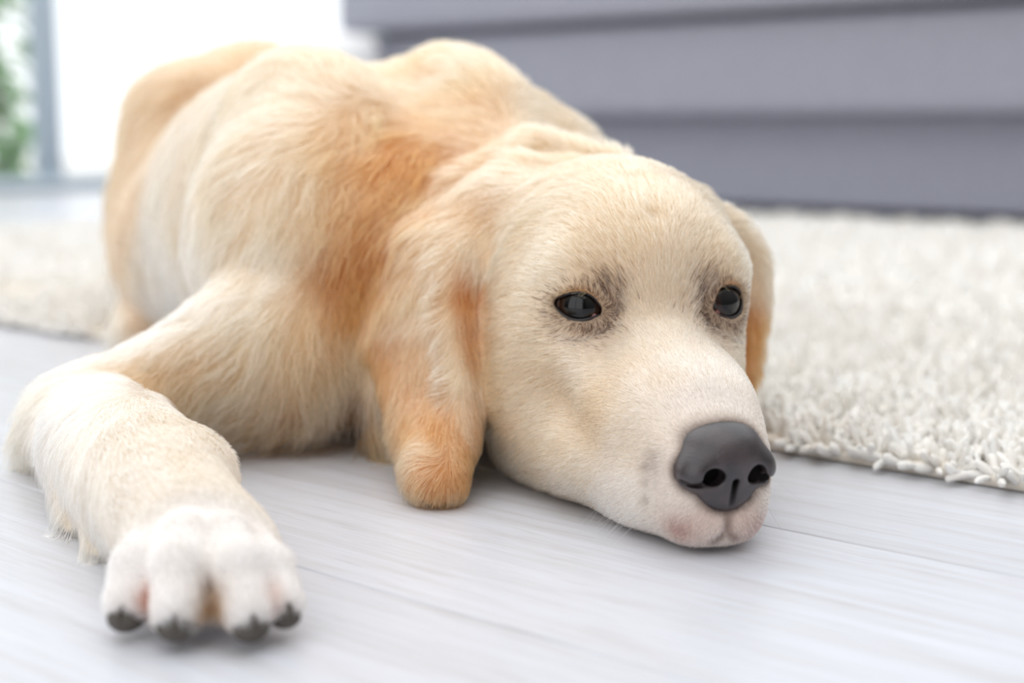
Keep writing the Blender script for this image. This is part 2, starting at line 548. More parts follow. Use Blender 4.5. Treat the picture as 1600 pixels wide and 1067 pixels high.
# skull, brows, cheeks
fd.ell(hd(0, -8, 11.1), (7.0, 8.6, 6.5), 1.5, HM)
fd.ell(hd(0, -3.2, 11.4), (4.6, 4.0, 3.9), 2.2, HM)
for sg in (-1, 1):
    fd.ell(hd(sg * 3.45, -2.5, 11.7), (2.3, 2.3, 2.0), 1.4, HM)
    ws = 0.0 if sg < 0 else -0.75                # the far cheek is not pushed out
    fd.ell(hd(sg * (4.3 + ws), -5.2, 6.6), (2.7 + ws * .35, 6.0, 5.4), 2.0, HM)
    fd.ell(hd(sg * (3.9 + ws), -2.6, 2.9), (2.7 + ws * .35, 6.6, 2.9), 1.6, HM)
    fd.ell(hd(sg * (2.2 + ws * .3), 2.6, 4.9), (1.9, 5.6, 3.3), 1.6, HM)
    fd.ell(hd(sg * (2.6 + ws * .5), 3.6, 2.3), (1.7, 4.8, 2.2), 1.4, HM)
    fd.ell(hd(sg * 1.6, 6.7, 3.2), (1.55, 3.8, 2.6), 1.0, HM)
    fd.ell(hd(0.12 + sg * 1.1, 9.1, 2.1), (1.1, 1.4, 1.6), 0.8, HM)
    fs = 1.0 if sg < 0 else 0.8
    fd.chain([hd(sg * 4.3 * fs, 0.4, 7.6), hd(sg * 3.7 * fs, 2.8, 6.2), hd(sg * 3.1 * fs, 5.4, 5.2)], [0.7 * fs, 0.75 * fs, 0.5 * fs], 1.6 * fs)
fd.cone(hd(0, -1.0, 14.2), hd(0, -3.6, 15.9), 0.35, 0.2, 1.2, sub=True)
# the near cheek is pushed out by the floor
fd.ell(hd(-4.7, -5.4, 3.4), (2.7, 5.0, 3.2), 1.8, HM)
fd.ell(hd(-5.0, -6.0, 7.2), (2.6, 5.0, 4.6), 1.8, HM)
# muzzle bridge, lower jaw
fd.cone(hd(0, -1.5, 8.3), hd(0, 8.4, 5.0), 2.4, 1.85, 2.0)
fd.ell(hd(0, 4.0, 1.5), (2.8, 6.6, 1.6), 1.2, HM)
fd.ell(hd(0, 8.2, 0.95), (1.8, 2.0, 0.95), 0.6, HM)
# mouth line and groove under the nose
for sg in (-1, 1):
    fd.chain_cut([hd(0.25, 10.6, 1.2), hd(0.25 + sg * 0.6, 10.4, 0.6)], 0.1)
fd.cone(hd(0.3, 11.0, 3.0), hd(0.25, 10.6, 1.2), 0.15, 0.12, 0.3, sub=True)
# eyes: a lid dome around each ball, with an almond opening
EYE_R = 1.42
EYES = []
for sg in (-1, 1):
    c = hd(sg * 3.5, -1.05, 10.15)
    gz = hv(sg * 0.50, 0.86, 0.10); gz /= np.linalg.norm(gz)
    hx = np.cross(HZ, gz); hx /= np.linalg.norm(hx)            # to the viewer's right when facing the eye
    if hx @ HR < 0: hx = -hx
    vy = np.cross(gz, hx); vy = vy if vy[2] > 0 else -vy
    tl = math.radians(10) * sg                                  # inner corner lower
    hx, vy = hx * math.cos(tl) + vy * math.sin(tl), vy * math.cos(tl) - hx * math.sin(tl)
    EYES.append((sg, c, gz, hx, vy))
HWID = 1.42
def almond(sg, h):
    HUP, HLO = (0.80, 0.68) if sg < 0 else (0.98, 0.80)
    t = np.clip(h / HWID, -1, 1)
    t2 = t * sg                                                  # +1 at the outer corner
    up = HUP * (1 - np.abs(t) ** 2.2) * (1 - 0.32 * t2)
    lo = HLO * (1 - np.abs(t) ** 2.0)
    return up, lo
for sg, c, gz, hx, vy in EYES:
    fd.ell(c, 1.68, 0.9)
for sg, c, gz, hx, vy in EYES:
    sl, P = fd.block(c - 2.6, c + 2.6)
    p = [P[i] - c[i] for i in range(3)]
    dot = lambda w: p[0] * w[0] + p[1] * w[1] + p[2] * w[2]
    g_, h_, v_ = dot(gz), dot(hx), dot(vy)
    up, lo = almond(sg, h_)
    d = np.maximum(np.maximum(v_ - up, -lo - v_) * 0.8, np.abs(h_) - HWID)
    d = np.maximum(d, 0.2 - g_)
    fd.cut(sl, d.astype(np.float32), 0.15)
# ears
EAR_SEG = []
def ear(strands, r, k=1.6):
    for pts in strands:
        P = [at(*q) for q in pts]; EAR_SEG.extend(zip(P[:-1], P[1:]))
        fd.chain(P, r[:len(P)] if len(r) >= len(P) else list(r) + [r[-1]] * (len(P) - len(r)), k)
ear([[(726, 400, 79), (722, 500, 77.2), (724, 620, 75.5), (716, 705, 73.2), (700, 752, 71.4)],
     [(700, 405, 79.5), (690, 520, 77.2), (688, 640, 75.3), (687, 758, 71.2)],
     [(675, 420, 80.3), (658, 520, 78.2), (660, 640, 76), (672, 752, 71.4)],
     [(655, 440, 81), (628, 520, 79.4), (635, 600, 77.8), (650, 700, 75.2), (664, 738, 72.2)],
     [(645, 450, 81.5), (598, 535, 80.2), (618, 600, 78.8), (645, 680, 76)]],
    [0.9, 0.8, 0.75, 0.8, 0.8])
# ear root, running into the side of the skull and the neck
fd.chain([hd(-5.4, -10.5, 14.4), at(718, 385, 81.0), at(705, 450, 79.4)], [1.6, 1.2, 0.7], 2.6)
fd.chain([hd(-5.6, -11.5, 13.5), at(680, 400, 82), at(655, 470, 80.6)], [1.8, 1.4, 0.8], 2.6)
# front edge of the near ear, rolled outwards
fd.chain([at(702, 415, 78.2), at(700, 510, 76.5), at(712, 600, 75.0), at(728, 690, 74.0)], [0.5, 0.42, 0.4, 0.35], 1.2)
ear([[(1135, 365, 85), (1166, 420, 85), (1172, 500, 84), (1162, 580, 82.5), (1150, 640, 81.5)],
     [(1130, 380, 87), (1160, 450, 87), (1165, 540, 86), (1150, 620, 84)]],
    [1.0, 0.9, 0.85, 0.8, 0.7])
fd.chain([hd(5.2, -10.5, 14.0), at(1150, 400, 86), at(1158, 470, 85.5)], [1.7, 1.3, 0.8], 2.2)
fd.chain([hd(5.0, -11.5, 11.0), at(1148, 470, 87), at(1150, 540, 86)], [1.8, 1.3, 0.8], 2.2)
# resting plane: floor in front, the squashed rug under the hindquarters
XX, YY = fd.ax[0][:, None], fd.ax[1][None, :]
nn = XX * N[0] + YY * N[1]
rest = (0.12 + 0.9 * np.clip((nn - 70.5) / 3.0, 0, 1)).astype(np.float32)
dz = rest[:, :, None] - fd.ax[2][None, None, :]
k_ = 0.5
h_ = np.maximum(k_ - np.abs(fd.D - dz), 0) / k_
fd.D = np.maximum(fd.D, dz) + h_ * h_ * k_ * 0.25

DV, DQ = fd.mesh()
DV = relax(DV, DQ, 2, 0.5)
DN = vnormals(DV, DQ)

# ------------------------------------------------------------------ coat: direction, length and colour of the hair over the body
def smooth01(x): 
    x = np.clip(x, 0, 1); return x * x * (3 - 2 * x)
def wave_noise(P, scale, seed, oct=3):
    r = np.random.default_rng(seed)
    out = np.zeros(len(P)); amp = 1.0; tot = 0
    for o in range(oct):
        for _ in range(4):
            k = r.normal(size=3); k /= np.linalg.norm(k); ph = r.uniform(0, 6.28)
            w = r.normal(size=3); w /= np.linalg.norm(w)
            out += amp * np.sin(P @ k * (6.28 / scale) + ph + 1.7 * np.sin(P @ w * (4.1 / scale) + ph * 2)); 
        tot += amp * 2.0
        amp *= 0.5; scale *= 0.5
    return out / tot

DOWN = np.array([0, 0, -1.0])
def pixels(P):
    q = P - np.array([0, 0, CAM_H]); cp, sp = math.cos(PITCH), math.sin(PITCH)
    f = q[:, 1] * cp - q[:, 2] * sp; u = q[:, 1] * sp + q[:, 2] * cp
    return np.stack([800 + FPX * q[:, 0] / f, 533.5 - FPX * u / f], 1), f
DPX, DF = pixels(DV)
def skin_at(px, py, Y):
    """the nearest point of the body's surface behind a pixel (or the given distance where there is none)"""
    m = np.nonzero((np.abs(DPX[:, 0] - px) < 7) & (np.abs(DPX[:, 1] - py) < 7))[0]
    if len(m) == 0: return at(px, py, Y)
    return DV[m[np.argmin(DF[m])]]
CTRL = []     # position, direction, length, colour
def ct(p, d, l, c): CTRL.append((np.asarray(p, float), np.asarray(d, float) / np.linalg.norm(d), l, lin(c)))
for sg in (-1, 1):
    def hc(a, b, c, da, db, dc, l, rgb): ct(hd(sg * a, b, c), hv(sg * da, db, dc), l, rgb)
    hc(0.6, 8.6, 6.6, .1, -1, .25, .40, (226, 217, 206))
    hc(0.8, 6.0, 7.6, .2, -1, .3, .55, (240, 231, 216))
    hc(0.8, 3.0, 9.0, .2, -1, .35, .65, (240, 227, 205))
    hc(0.6, 0.3, 10.9, .25, -.6, .8, .8, (234, 215, 186))
    hc(0.5, -3.5, 14.6, .15, -.8, .5, 1.2, (234, 212, 178))
    hc(0.8, -9, 17.6, .1, -1, 0, 1.8, (236, 216, 184))
    hc(4.0, -5, 15.2, .6, -.8, -.05, 1.4, (232, 211, 177))
    hc(5.2, -9, 16.0, .6, -.8, -.2, 1.8, (236, 216, 186))
    hc(3.0, -0.6, 12.6, .5, -.5, .6, .75, (226, 202, 168))
    hc(5.0, -1.6, 11.9, .8, -.5, .1, .8, (240, 224, 196))
    hc(6.4, -5, 10.5, .45, -.9, -.25, 1.3, (230, 209, 176))
    hc(3.6, 1.6, 8.2, .45, -.7, -.45, .6, (224, 206, 180))
    hc(5.0, -0.5, 7.0, .35, -.85, -.4, .9, (228, 207, 174))
    hc(6.6, -5, 5.5, .3, -.85, -.45, 1.4, (231, 209, 174))
    hc(5.6, -7, 2.5, .3, -.6, -.7, 1.8, (232, 212, 180))
    hc(5.0, -1, 2.5, .35, -.75, -.55, 1.1, (234, 216, 186))
    hc(4.0, 3, 2.2, .35, -.8, -.5, .9, (238, 225, 202))
    hc(3.4, 4, 5.4, .35, -.9, -.25, .55, (231, 210, 178))
    hc(3.0, 7, 4.6, .4, -.85, -.3, .45, (236, 222, 200))
    hc(3.0, 7.5, 2.5, .4, -.75, -.5, .55, (244, 238, 228))
    hc(3.2, 5.5, 1.2, .4, -.75, -.5, .7, (246, 240, 230))
    hc(1.8, 10.0, 2.8, .6, -.45, -.6, .36, (238, 230, 220))
    hc(1.2, 10.2, 1.4, .5, -.4, -.7, .32, (226, 206, 196))
    hc(0.4, 9.6, 0.5, .1, -.8, -.3, .5, (242, 236, 228))
ARM = np.array([-11.5, -8.0, -4.0])
FORE = np.array([8.3, -15.5, -1.0])
ct(skin_at(370, 80, 135), BA - 0.2 * HZ, 3.0, (222, 186, 144))
ct(skin_at(230, 200, 130), BA * .5 + BL * .3 + DOWN * .8, 3.2, (222, 188, 148))
ct(skin_at(190, 320, 127), BL * .2 + DOWN, 3.0, (222, 182, 140))
ct(skin_at(175, 460, 125), BL * .2 + DOWN, 3.2, (234, 211, 180))
ct(skin_at(255, 440, 112), DOWN + BA * .4, 3.0, (238, 226, 204))
ct(skin_at(300, 280, 104), BA * .5 + DOWN * .8 + BL * .2, 3.0, (232, 206, 170))
ct(skin_at(420, 130, 103), BA * .8 + DOWN * .3, 2.8, (233, 206, 168))
ct(skin_at(500, 150, 94), BA * .6 + DOWN * .5, 2.6, (238, 214, 182))
ct(skin_at(480, 300, 87), DOWN + BA * .25, 2.8, (232, 206, 168))
ct(skin_at(400, 340, 88), DOWN + BA * .5, 2.8, (236, 212, 178))
ct(skin_at(640, 240, 95), DOWN * .8 + BL * .5, 2.4, (208, 148, 90))  # valley by the neck: orange hair, partly painted shade
ct(skin_at(580, 200, 93), DOWN * .8 + BL * .5, 2.4, (232, 198, 152))
ct(skin_at(575, 420, 86), DOWN + BL * .2, 2.8, (200, 142, 86))  # lower valley, likewise partly painted shade
ct(skin_at(700, 110, 102), BA * .8 + BL * .2, 2.6, (234, 206, 166))
ct(skin_at(720, 170, 98), BA * .7 + BL * .5, 2.4, (226, 184, 136))
ct(skin_at(850, 190, 97), BA * .6 - BL * .5 + DOWN * .5, 2.6, (238, 216, 184))
ct((8, 100, 10), BA * .5 - BL * .3 + DOWN, 3.0, (232, 208, 170))
ct((0, 125, 12), BA * .5 - BL * .3 + DOWN, 3.2, (228, 196, 156))
ct((-12, 145, 10), BA * .5 - BL * .3 + DOWN, 3.2, (224, 188, 146))
ct((-31, 149, 12), BA + DOWN * .6, 3.4, (224, 188, 146))
ct((-42, 170, 3), BA + BL * .4, 5.0, (236, 206, 160))
ct(skin_at(500, 560, 83), DOWN + BL * .15, 3.4, (230, 203, 165))
ct(skin_at(560, 560, 83), DOWN, 3.2, (236, 212, 178))
ct(skin_at(470, 690, 82), DOWN * .8 + np.array([-.3, -.5, 0]), 3.2, (218, 178, 128))  # chest bottom, its shadow mixed into the hair colour
ct(skin_at(570, 680, 82), DOWN * .8 + np.array([0, -.5, 0]), 3.0, (212, 168, 114))
ct(skin_at(400, 400, 84), ARM + 4 * DOWN, 2.4, (240, 226, 202))
ct(skin_at(320, 450, 82), ARM, 2.0, (243, 235, 220))
ct(skin_at(220, 520, 80), ARM, 1.8, (243, 237, 224))
ct(skin_at(380, 530, 80), ARM + 6 * DOWN, 2.2, (232, 214, 184))
ct(skin_at(330, 620, 80), ARM * .5 + 9 * DOWN, 2.2, (230, 206, 170))
ct(skin_at(260, 590, 78), ARM * .6 + 6 * DOWN, 1.6, (226, 198, 158))
ct(skin_at(120, 610, 77), np.array([-.4, -.2, -.8]), 1.5, (242, 235, 222))
ct(skin_at(40, 690, 79), np.array([-.75, .15, -.6]), 2.8, (234, 221, 196))
ct(skin_at(200, 640, 70), FORE + np.array([-3, 0, -1]), 1.1, (241, 233, 217))
ct(skin_at(280, 650, 69), FORE, 1.0, (238, 226, 204))
ct(skin_at(90, 760, 72), np.array([-.5, -.3, -.7]), 1.5, (240, 231, 214))
ct(skin_at(310, 715, 62.5), FORE * .1 + np.array([.2, 0, -.5]), .75, (234, 222, 200))
ct(skin_at(220, 740, 63), FORE, .9, (240, 232, 217))
ct(skin_at(110, 800, 66.5), np.array([-.4, -.25, -.9]), 1.9, (238, 229, 210))
ct(skin_at(160, 880, 61.5), np.array([-.4, -.25, -.9]), 1.7, (238, 229, 210))
ct(skin_at(145, 850, 63), np.array([-.4, -.2, -.9]), 1.7, (238, 229, 210))
ct(skin_at(310, 830, 56), FORE, .6, (245, 244, 241))
ct(skin_at(210, 900, 54), FORE + DOWN * 6, .55, (246, 246, 245))
ct(skin_at(300, 930, 51.5), FORE + DOWN * 8, .75, (247, 247, 246))
ct(skin_at(420, 900, 54), FORE + DOWN * 6, .55, (246, 246, 245))
ct(skin_at(900, 240, 89), BA * .8 + BL * .2, 1.8, (236, 211, 174))
ct(skin_at(800, 225, 88), BA * .7 + BL * .6, 1.7, (234, 204, 162))
ct(skin_at(740, 320, 84), BL * .8 + DOWN * .5 + BA * .3, 1.7, (232, 198, 156))
ct(skin_at(690, 330, 86), BL * .7 + DOWN * .6 + BA * .3, 1.8, (232, 200, 158))
ct(skin_at(630, 420, 85), BL * .4 + DOWN * .9, 2.0, (230, 196, 152))
ct(skin_at(595, 540, 84), BL * .2 + DOWN, 2.2, (232, 200, 158))
ct(skin_at(760, 380, 82), BL * .8 + DOWN * .6, 1.6, (236, 212, 178))
EARC = []
def ec(p, d, l, c): EARC.append((np.asarray(p, float), np.asarray(d, float) / np.linalg.norm(d), l, lin(c)))
ec(skin_at(720, 390, 78), (-.3, -.2, -1), 1.6, (240, 220, 188))
ec(skin_at(680, 400, 79), (-.5, -.1, -1), 1.7, (240, 218, 186))
ec(skin_at(640, 450, 80), (-.6, 0, -1), 1.8, (238, 210, 174))
ec(skin_at(690, 470, 76.5), (-.1, -.2, -1), 1.5, (244, 226, 196))
ec(skin_at(650, 530, 77), (-.1, -.2, -1), 1.7, (224, 180, 134))
ec(skin_at(570, 545, 79), (-.1, -.2, -1), 1.8, (214, 152, 94))
ec(skin_at(600, 620, 78), (.4, -.2, -1), 1.6, (206, 140, 80))
ec(skin_at(640, 600, 76), (.2, -.2, -1), 1.6, (224, 180, 134))
ec(skin_at(690, 600, 74.3), (.1, -.2, -1), 1.4, (220, 170, 118))
ec(skin_at(735, 470, 77), (.1, 0, -1), 1.2, (186, 108, 46))
ec(skin_at(742, 560, 76), (.1, 0, -1), 1.2, (206, 144, 84))
ec(skin_at(720, 590, 73.8), (.15, -.2, -1), 1.3, (244, 222, 188))
ec(skin_at(700, 680, 73.5), (.1, -.3, -1), 1.2, (210, 150, 92))
ec(skin_at(740, 690, 73.4), (0, -.3, -1), 1.0, (214, 158, 100))
ec(skin_at(650, 700, 75), (.1, -.3, -1), 1.3, (208, 148, 90))
ec(skin_at(685, 760, 72.5), (0, -.4, -1), 1.0, (200, 134, 72))
ec(skin_at(1150, 370, 84.5), (.6, 0, -.8), 1.6, (242, 224, 196))
ec(skin_at(1190, 430, 84.5), (.2, 0, -1), 1.8, (240, 216, 182))
ec(skin_at(1180, 510, 83.5), (0, 0, -1), 1.6, (214, 154, 92))
ec(skin_at(1160, 590, 82), (-.1, 0, -1), 1.4, (206, 138, 74))

def field(P, table, eps=0.5, p=2.1):
    C = np.array([t[0] for t in table]); Dr = np.array([t[1] for t in table])
    Ln = np.array([t[2] for t in table]); Co = np.array([t[3] for t in table])
    d2 = ((P ** 2).sum(1)[:, None] + (C ** 2).sum(1)[None] - 2 * P @ C.T)
    w = 1.0 / (np.maximum(d2, 0) + eps) ** p
    w /= w.sum(1, keepdims=True)
    return w @ Dr, np.exp(w @ np.log(Ln)), w @ Co

VD, VL, VC = field(DV, CTRL)
ED, EL, EC = field(DV, EARC, 2.2, 2.2)
de = np.full(len(DV), 99.0)
for a, b in EAR_SEG:
    ba = b - a; h = np.clip(((DV - a) @ ba) / (ba @ ba), 0, 1)
    de = np.minimum(de, np.linalg.norm(DV - a - h[:, None] * ba, axis=1))
we = smooth01((1.55 - de) / 0.55)
# the ear root runs out into the coat of the neck
VD = VD * (1 - we[:, None]) + ED * we[:, None]
VL = VL * (1 - we) + EL * 0.72 * we
VC = VC * (1 - we[:, None]) + EC * we[:, None]

# darker or warmer hair; in creases and under the chest, painted shade too
def stain_or_shade(p, r, c, a=1.0):
    global VC
    d = np.linalg.norm(DV - np.asarray(p), axis=1)
    w = (a * np.exp(-(d / r) ** 2))[:, None]
    VC = VC * (1 - w) + lin(c) * w
def dark(p, r, a):
    global VK, VC
    d = np.linalg.norm(DV - np.asarray(p), axis=1)
    w = a * np.exp(-(d / r) ** 2)
    VK = 1 - (1 - VK) * (1 - w)
    VC = VC * (1 - 0.22 * w[:, None]) + lin((120, 92, 68)) * 0.22 * w[:, None]
bare = np.zeros(len(DV)); VK = np.zeros(len(DV))     # VK: share of dark hairs
eye_e = np.full(len(DV), 9.0)
for sg, c, gz, hx, vy in EYES:
    q = DV - c; g_, h_, v_ = q @ gz, q @ hx, q @ vy
    up, lo = almond(sg, h_)
    dv_ = np.maximum(np.maximum(v_ - up, -lo - v_), 0); dh = np.maximum(np.abs(h_) - HWID, 0)
    e = np.hypot(dv_, dh)
    near = (np.linalg.norm(q, axis=1) < 4.2) & (g_ > 0.0)
    e = np.where(near, e, 9.0)
    eye_e = np.minimum(eye_e, e)
    rad = hx * 1.0 * h_[:, None] + vy * v_[:, None] * 1.6
    rad /= np.linalg.norm(rad, axis=1, keepdims=True) + 1e-6
    w = smooth01((1.3 - e) / 1.2)[:, None] * 0.75
    VD = VD * (1 - w) + (rad + 0.4 * VD) * w
    # dark skin hair close around the lids, most at the inner corner and below
    ang_in = np.clip(-h_ * sg / HWID, -1, 1.6)
    k = 1.35 * np.exp(-(e / (0.36 + 0.16 * np.clip(ang_in, 0, 1.5))) ** 1.3) * np.clip(0.72 + 0.3 * ang_in + 0.2 * (v_ < 0), 0, 1.1)
    k = np.where(near, k, 0); VK = np.maximum(VK, k); k = 0.35 * k[:, None]
    VC = VC * (1 - k) + lin((58, 40, 30)) * k
    k = np.where(near & (v_ > 0), 0.75 * np.exp(-(e / 0.22) ** 2) * np.exp(-((h_ - 0.0 * sg) / 1.0) ** 2), 0)[:, None]
    VC = VC * (1 - k) + lin((214, 158, 92)) * k
    ic = c - hx * sg * (HWID + 0.12) + gz * 1.2
    dark(ic + vy * 1.0, 0.85, 0.7)
    dark(ic - vy * 0.1 - hx * sg * .25, 0.6, 0.7)
    dark(ic + vy * -0.9, 0.7, 0.3)
    dark(c - vy * 1.3 + gz * 1.1, 0.9, 0.3); dark(c - vy * 1.0 + hx * sg * 1.0 + gz * 1.1, 0.7, 0.35)
for a, b, r in ((-1.9, 10.0, .9), (1.9, 10.0, .9)):
    stain_or_shade(hd(a, b, 1.3), r * .85, (170, 122, 114), 0.7)
stain_or_shade(hd(-2.5, 8.8, 4.2), 0.7, (150, 140, 134), 0.7)
stain_or_shade(hd(2.5, 8.8, 4.2), 0.7, (150, 140, 134), 0.7)
stain_or_shade(hd(0.2, 7.8, 6.7), 1.6, (190, 184, 178), 0.6)
stain_or_shade(hd(-1.6, 6.0, 7.2), 1.2, (206, 190, 168), 0.5)
for a, b in ((0, 1), (1, 2), (2, 3)):
    g1 = TOES[a][1] * .5 + TOES[b][1] * .5 + np.array([0, .1, 0.2])
    stain_or_shade(g1, 0.55 if a != 1 else .75, (186, 104, 58) if a != 1 else (150, 116, 82), 0.95)
stain_or_shade(skin_at(650, 225, 95), 4.0, (204, 136, 74), 0.6)  # neck and shoulder valley: orange hair plus painted crease shade
stain_or_shade(skin_at(600, 300, 91), 3.2, (206, 146, 88), 0.45)
stain_or_shade(skin_at(578, 410, 86), 3.4, (190, 128, 72), 0.55)
stain_or_shade(skin_at(640, 120, 101), 2.4, (204, 156, 98), 0.4)
stain_or_shade(skin_at(230, 170, 131), 7.0, (206, 162, 116), 0.45)
stain_or_shade(skin_at(190, 300, 127), 5.5, (200, 148, 100), 0.5)
for i_ in range(3):                                   # rows of whisker roots
    for j_ in range(6):
        for sg in (-1, 1):
            stain_or_shade(hd(sg * 3.05, 8.6 - 0.85 * j_, 3.9 - 0.75 * i_ + 0.1 * j_), 0.2, (120, 104, 92), 0.6)
stain_or_shade(skin_at(520, 725, 82), 3.0, (186, 118, 58), 0.6)  # shadow under the chest painted into the warm hair
stain_or_shade(skin_at(420, 690, 83), 2.6, (196, 142, 92), 0.4)
stain_or_shade(skin_at(690, 320, 86), 2.2, (204, 152, 100), 0.4)
stain_or_shade(skin_at(265, 600, 77), 2.0, (214, 178, 132), 0.4)  # painted shade in the crease of the upper arm
VL = VL * np.clip(0.22 + 0.78 * eye_e / 1.3, 0.2, 1)

def longer(p, r, add):
    global VL
    VL = VL + add * np.exp(-(np.linalg.norm(DV - np.asarray(p), axis=1) / r) ** 2)
longer(skin_at(112, 810, 67), 1.3, .5); longer(skin_at(150, 865, 63), 1.3, .5); longer(skin_at(45, 700, 79), 1.6, 1.2)
# the leather of the nose: hair ends at its rim
NX = 0.12
NOSE_C = np.array([NX, 9.3, 0.0]); NOSE_DROP = np.array([0, 0, -0.33])
NOSE_R = rot_about((0, 0, 1), -8.0)
def nose_turn(P): return (P - NOSE_C) @ NOSE_R.T + NOSE_C + NOSE_DROP
def nose_back(P): return (P - NOSE_C - NOSE_DROP) @ NOSE_R + NOSE_C
NOSE_ELL = [((NX, 9.75, 4.85), (2.05, 1.7, 1.6)), ((NX, 9.0, 5.5), (1.9, 1.9, 1.0)), ((NX - 1.45, 10.1, 4.4), (1.0, 1.1, .95)),
            ((NX + 1.45, 10.1, 4.4), (1.0, 1.1, .95)), ((NX, 10.1, 3.55), (1.55, .95, 1.15))]
dn = np.full(len(DV), 9.0)
LH = nose_back((DV - HO) @ HM.T)
for c, r in NOSE_ELL:
    q = (LH - np.array(c)) / np.array(r); k0 = np.linalg.norm(q, axis=1); k1 = np.linalg.norm(q / np.array(r), axis=1) + 1e-6
    dn = np.minimum(dn, k0 * (k0 - 1) / k1)
VL = VL * np.clip(0.5 + 0.5 * dn / 0.8, 0.5, 1)
skin_dark = np.exp(-(np.maximum(dn, 0) / 0.22) ** 2)[:, None] * 0.8
VC = VC * (1 - skin_dark) + lin((92, 84, 82)) * skin_dark
# lips and the slit below the nose: bare dark skin
dl = np.full(len(DV), 9.0)
for sg in (-1, 1):
    pts = [hd(0.3, 11.0, 3.0), hd(0.25, 10.6, 1.2), hd(0.25 + sg * 0.6, 10.4, 0.6)]
    for a, b in zip(pts[:-1], pts[1:]):
        ba = b - a; h = np.clip(((DV - a) @ ba) / (ba @ ba), 0, 1)
        dl = np.minimum(dl, np.linalg.norm(DV - a - h[:, None] * ba, axis=1))
k = 0.8 * np.exp(-(dl / 0.24) ** 2)[:, None]
VC = VC * (1 - k) + lin((84, 58, 56)) * k
VL = VL * np.clip(0.35 + dl * 0.8, 0.35, 1)
# broad, uneven warmth over the coat
nz = wave_noise(DV, 7.0, 3)
wb = smooth01((VL - 1.2) / 1.0)
VC = VC * (1 + (0.10 * wb * nz)[:, None] * np.array([0.35, 0.8, 1.5]))
VC = VC + (0.13 + 0.10 * np.exp(-((DV - hd(0, 3, 5)) ** 2).sum(1) / 60.0))[:, None] * ((VC @ np.array([.3, .55, .15]))[:, None] - VC)
VC = np.where(dn[:, None] < -0.02, 0.010, VC)  # body inside the nostrils blackened, shade put into the colour
VC = np.clip(VC * np.array([0.95, 0.895, 0.865]), 0.01, 0.95) ** np.array([1.05, 1.10, 1.12])

stain_or_shade(skin_at(727, 455, 78.4), 1.5, (184, 112, 50), 0.9)
stain_or_shade(skin_at(734, 530, 77.0), 1.1, (196, 130, 70), 0.6)
stain_or_shade(skin_at(688, 740, 71.5), 2.0, (200, 128, 64), 0.7)
stain_or_shade(skin_at(680, 660, 74), 2.2, (206, 140, 78), 0.5)
stain_or_shade(skin_at(596, 570, 79.5), 1.7, (198, 126, 64), 0.6)
stain_or_shade(skin_at(630, 650, 76.5), 1.5, (200, 130, 68), 0.5)
stain_or_shade(skin_at(1172, 520, 83.5), 2.0, (204, 134, 70), 0.6)
stain_or_shade(skin_at(640, 215, 95), 4.0, (198, 130, 66), 0.5)  # second pass over the valley: orange hair with painted crease shade
stain_or_shade(skin_at(590, 330, 89), 3.0, (200, 136, 76), 0.5)
stain_or_shade(skin_at(570, 430, 86), 3.0, (184, 120, 62), 0.55)
pts = [skin_at(*q) for q in ((692, 425, 77), (696, 500, 76), (706, 560, 75), (722, 620, 74), (738, 690, 73.5))]
for a, b in zip(pts[:-1], pts[1:]):                    # the pale turned-out front edge of the ear
    for t_ in (0, .25, .5, .75):
        stain_or_shade(a + (b - a) * t_, 0.5, (248, 228, 198), 0.3)
stain_or_shade(skin_at(985, 560, 70), 1.2, (206, 168, 128), 0.4)
stain_or_shade(skin_at(925, 635, 72), 1.6, (216, 180, 138), 0.4)
stain_or_shade(skin_at(870, 700, 74), 1.3, (222, 190, 150), 0.35)
stain_or_shade(skin_at(1035, 585, 68), 0.9, (208, 178, 144), 0.35)
stain_or_shade(skin_at(1000, 360, 75), 1.6, (222, 190, 150), 0.3)
stain_or_shade(skin_at(190, 290, 127), 5.0, (204, 152, 104), 0.6)
stain_or_shade(skin_at(225, 160, 131), 6.0, (210, 164, 118), 0.45)
for a, b in ((0, 1), (1, 2), (2, 3)):
    for f_ in (0.0, 0.45, 0.9):
        g1 = (TOES[a][1] + TOES[b][1]) * .5 * (1 - f_) + (TOES[a][0] + TOES[b][0]) * .5 * f_ + np.array([0, .2, 0.1])
        stain_or_shade(g1, (0.62 if a != 1 else .8) * (1 - .3 * f_), (190, 104, 58) if a != 1 else (160, 126, 92), 0.95)

# ------------------------------------------------------------------ body mesh and hair
M_skin, nt, p = new_mat('coat_skin')
a_ = nt.nodes.new('ShaderNodeAttribute'); a_.attribute_name = 'col'
nt.links.new(a_.outputs['Color'], p.inputs['Base Color'])
p.inputs['Roughness'].default_value = 0.9
p.inputs['Specular IOR Level'].default_value = 0.1

def hair_material(name):
    m = bpy.data.materials.new(name); m.use_nodes = True
    nt = m.node_tree; nt.nodes.remove(nt.nodes['Principled BSDF'])
    a = nt.nodes.new('ShaderNodeAttribute'); a.attribute_name = 'col'
    h = nt.nodes.new('ShaderNodeBsdfHairPrincipled')
    h.model = 'CHIANG'; h.parametrization = 'COLOR'
    h.inputs['Roughness'].default_value = 0.45
    h.inputs['Radial Roughness'].default_value = 0.7
    h.inputs['Coat'].default_value = 0.0
    h.inputs['IOR'].default_value = 1.45
    nt.links.new(a.outputs['Color'], h.inputs['Color'])
    nt.links.new(h.outputs[0], nt.nodes['Material Output'].inputs[0])
    return m
M_hair = hair_material('dog_hair')

dog = empty('dog', (-8, 95, 0.1))
tag(dog, 'cream golden long-haired dog lying with its chin on the white plank floor', 'dog')
body = mesh_obj('body', DV, DQ, M_skin, dog, color=VC * 0.92)

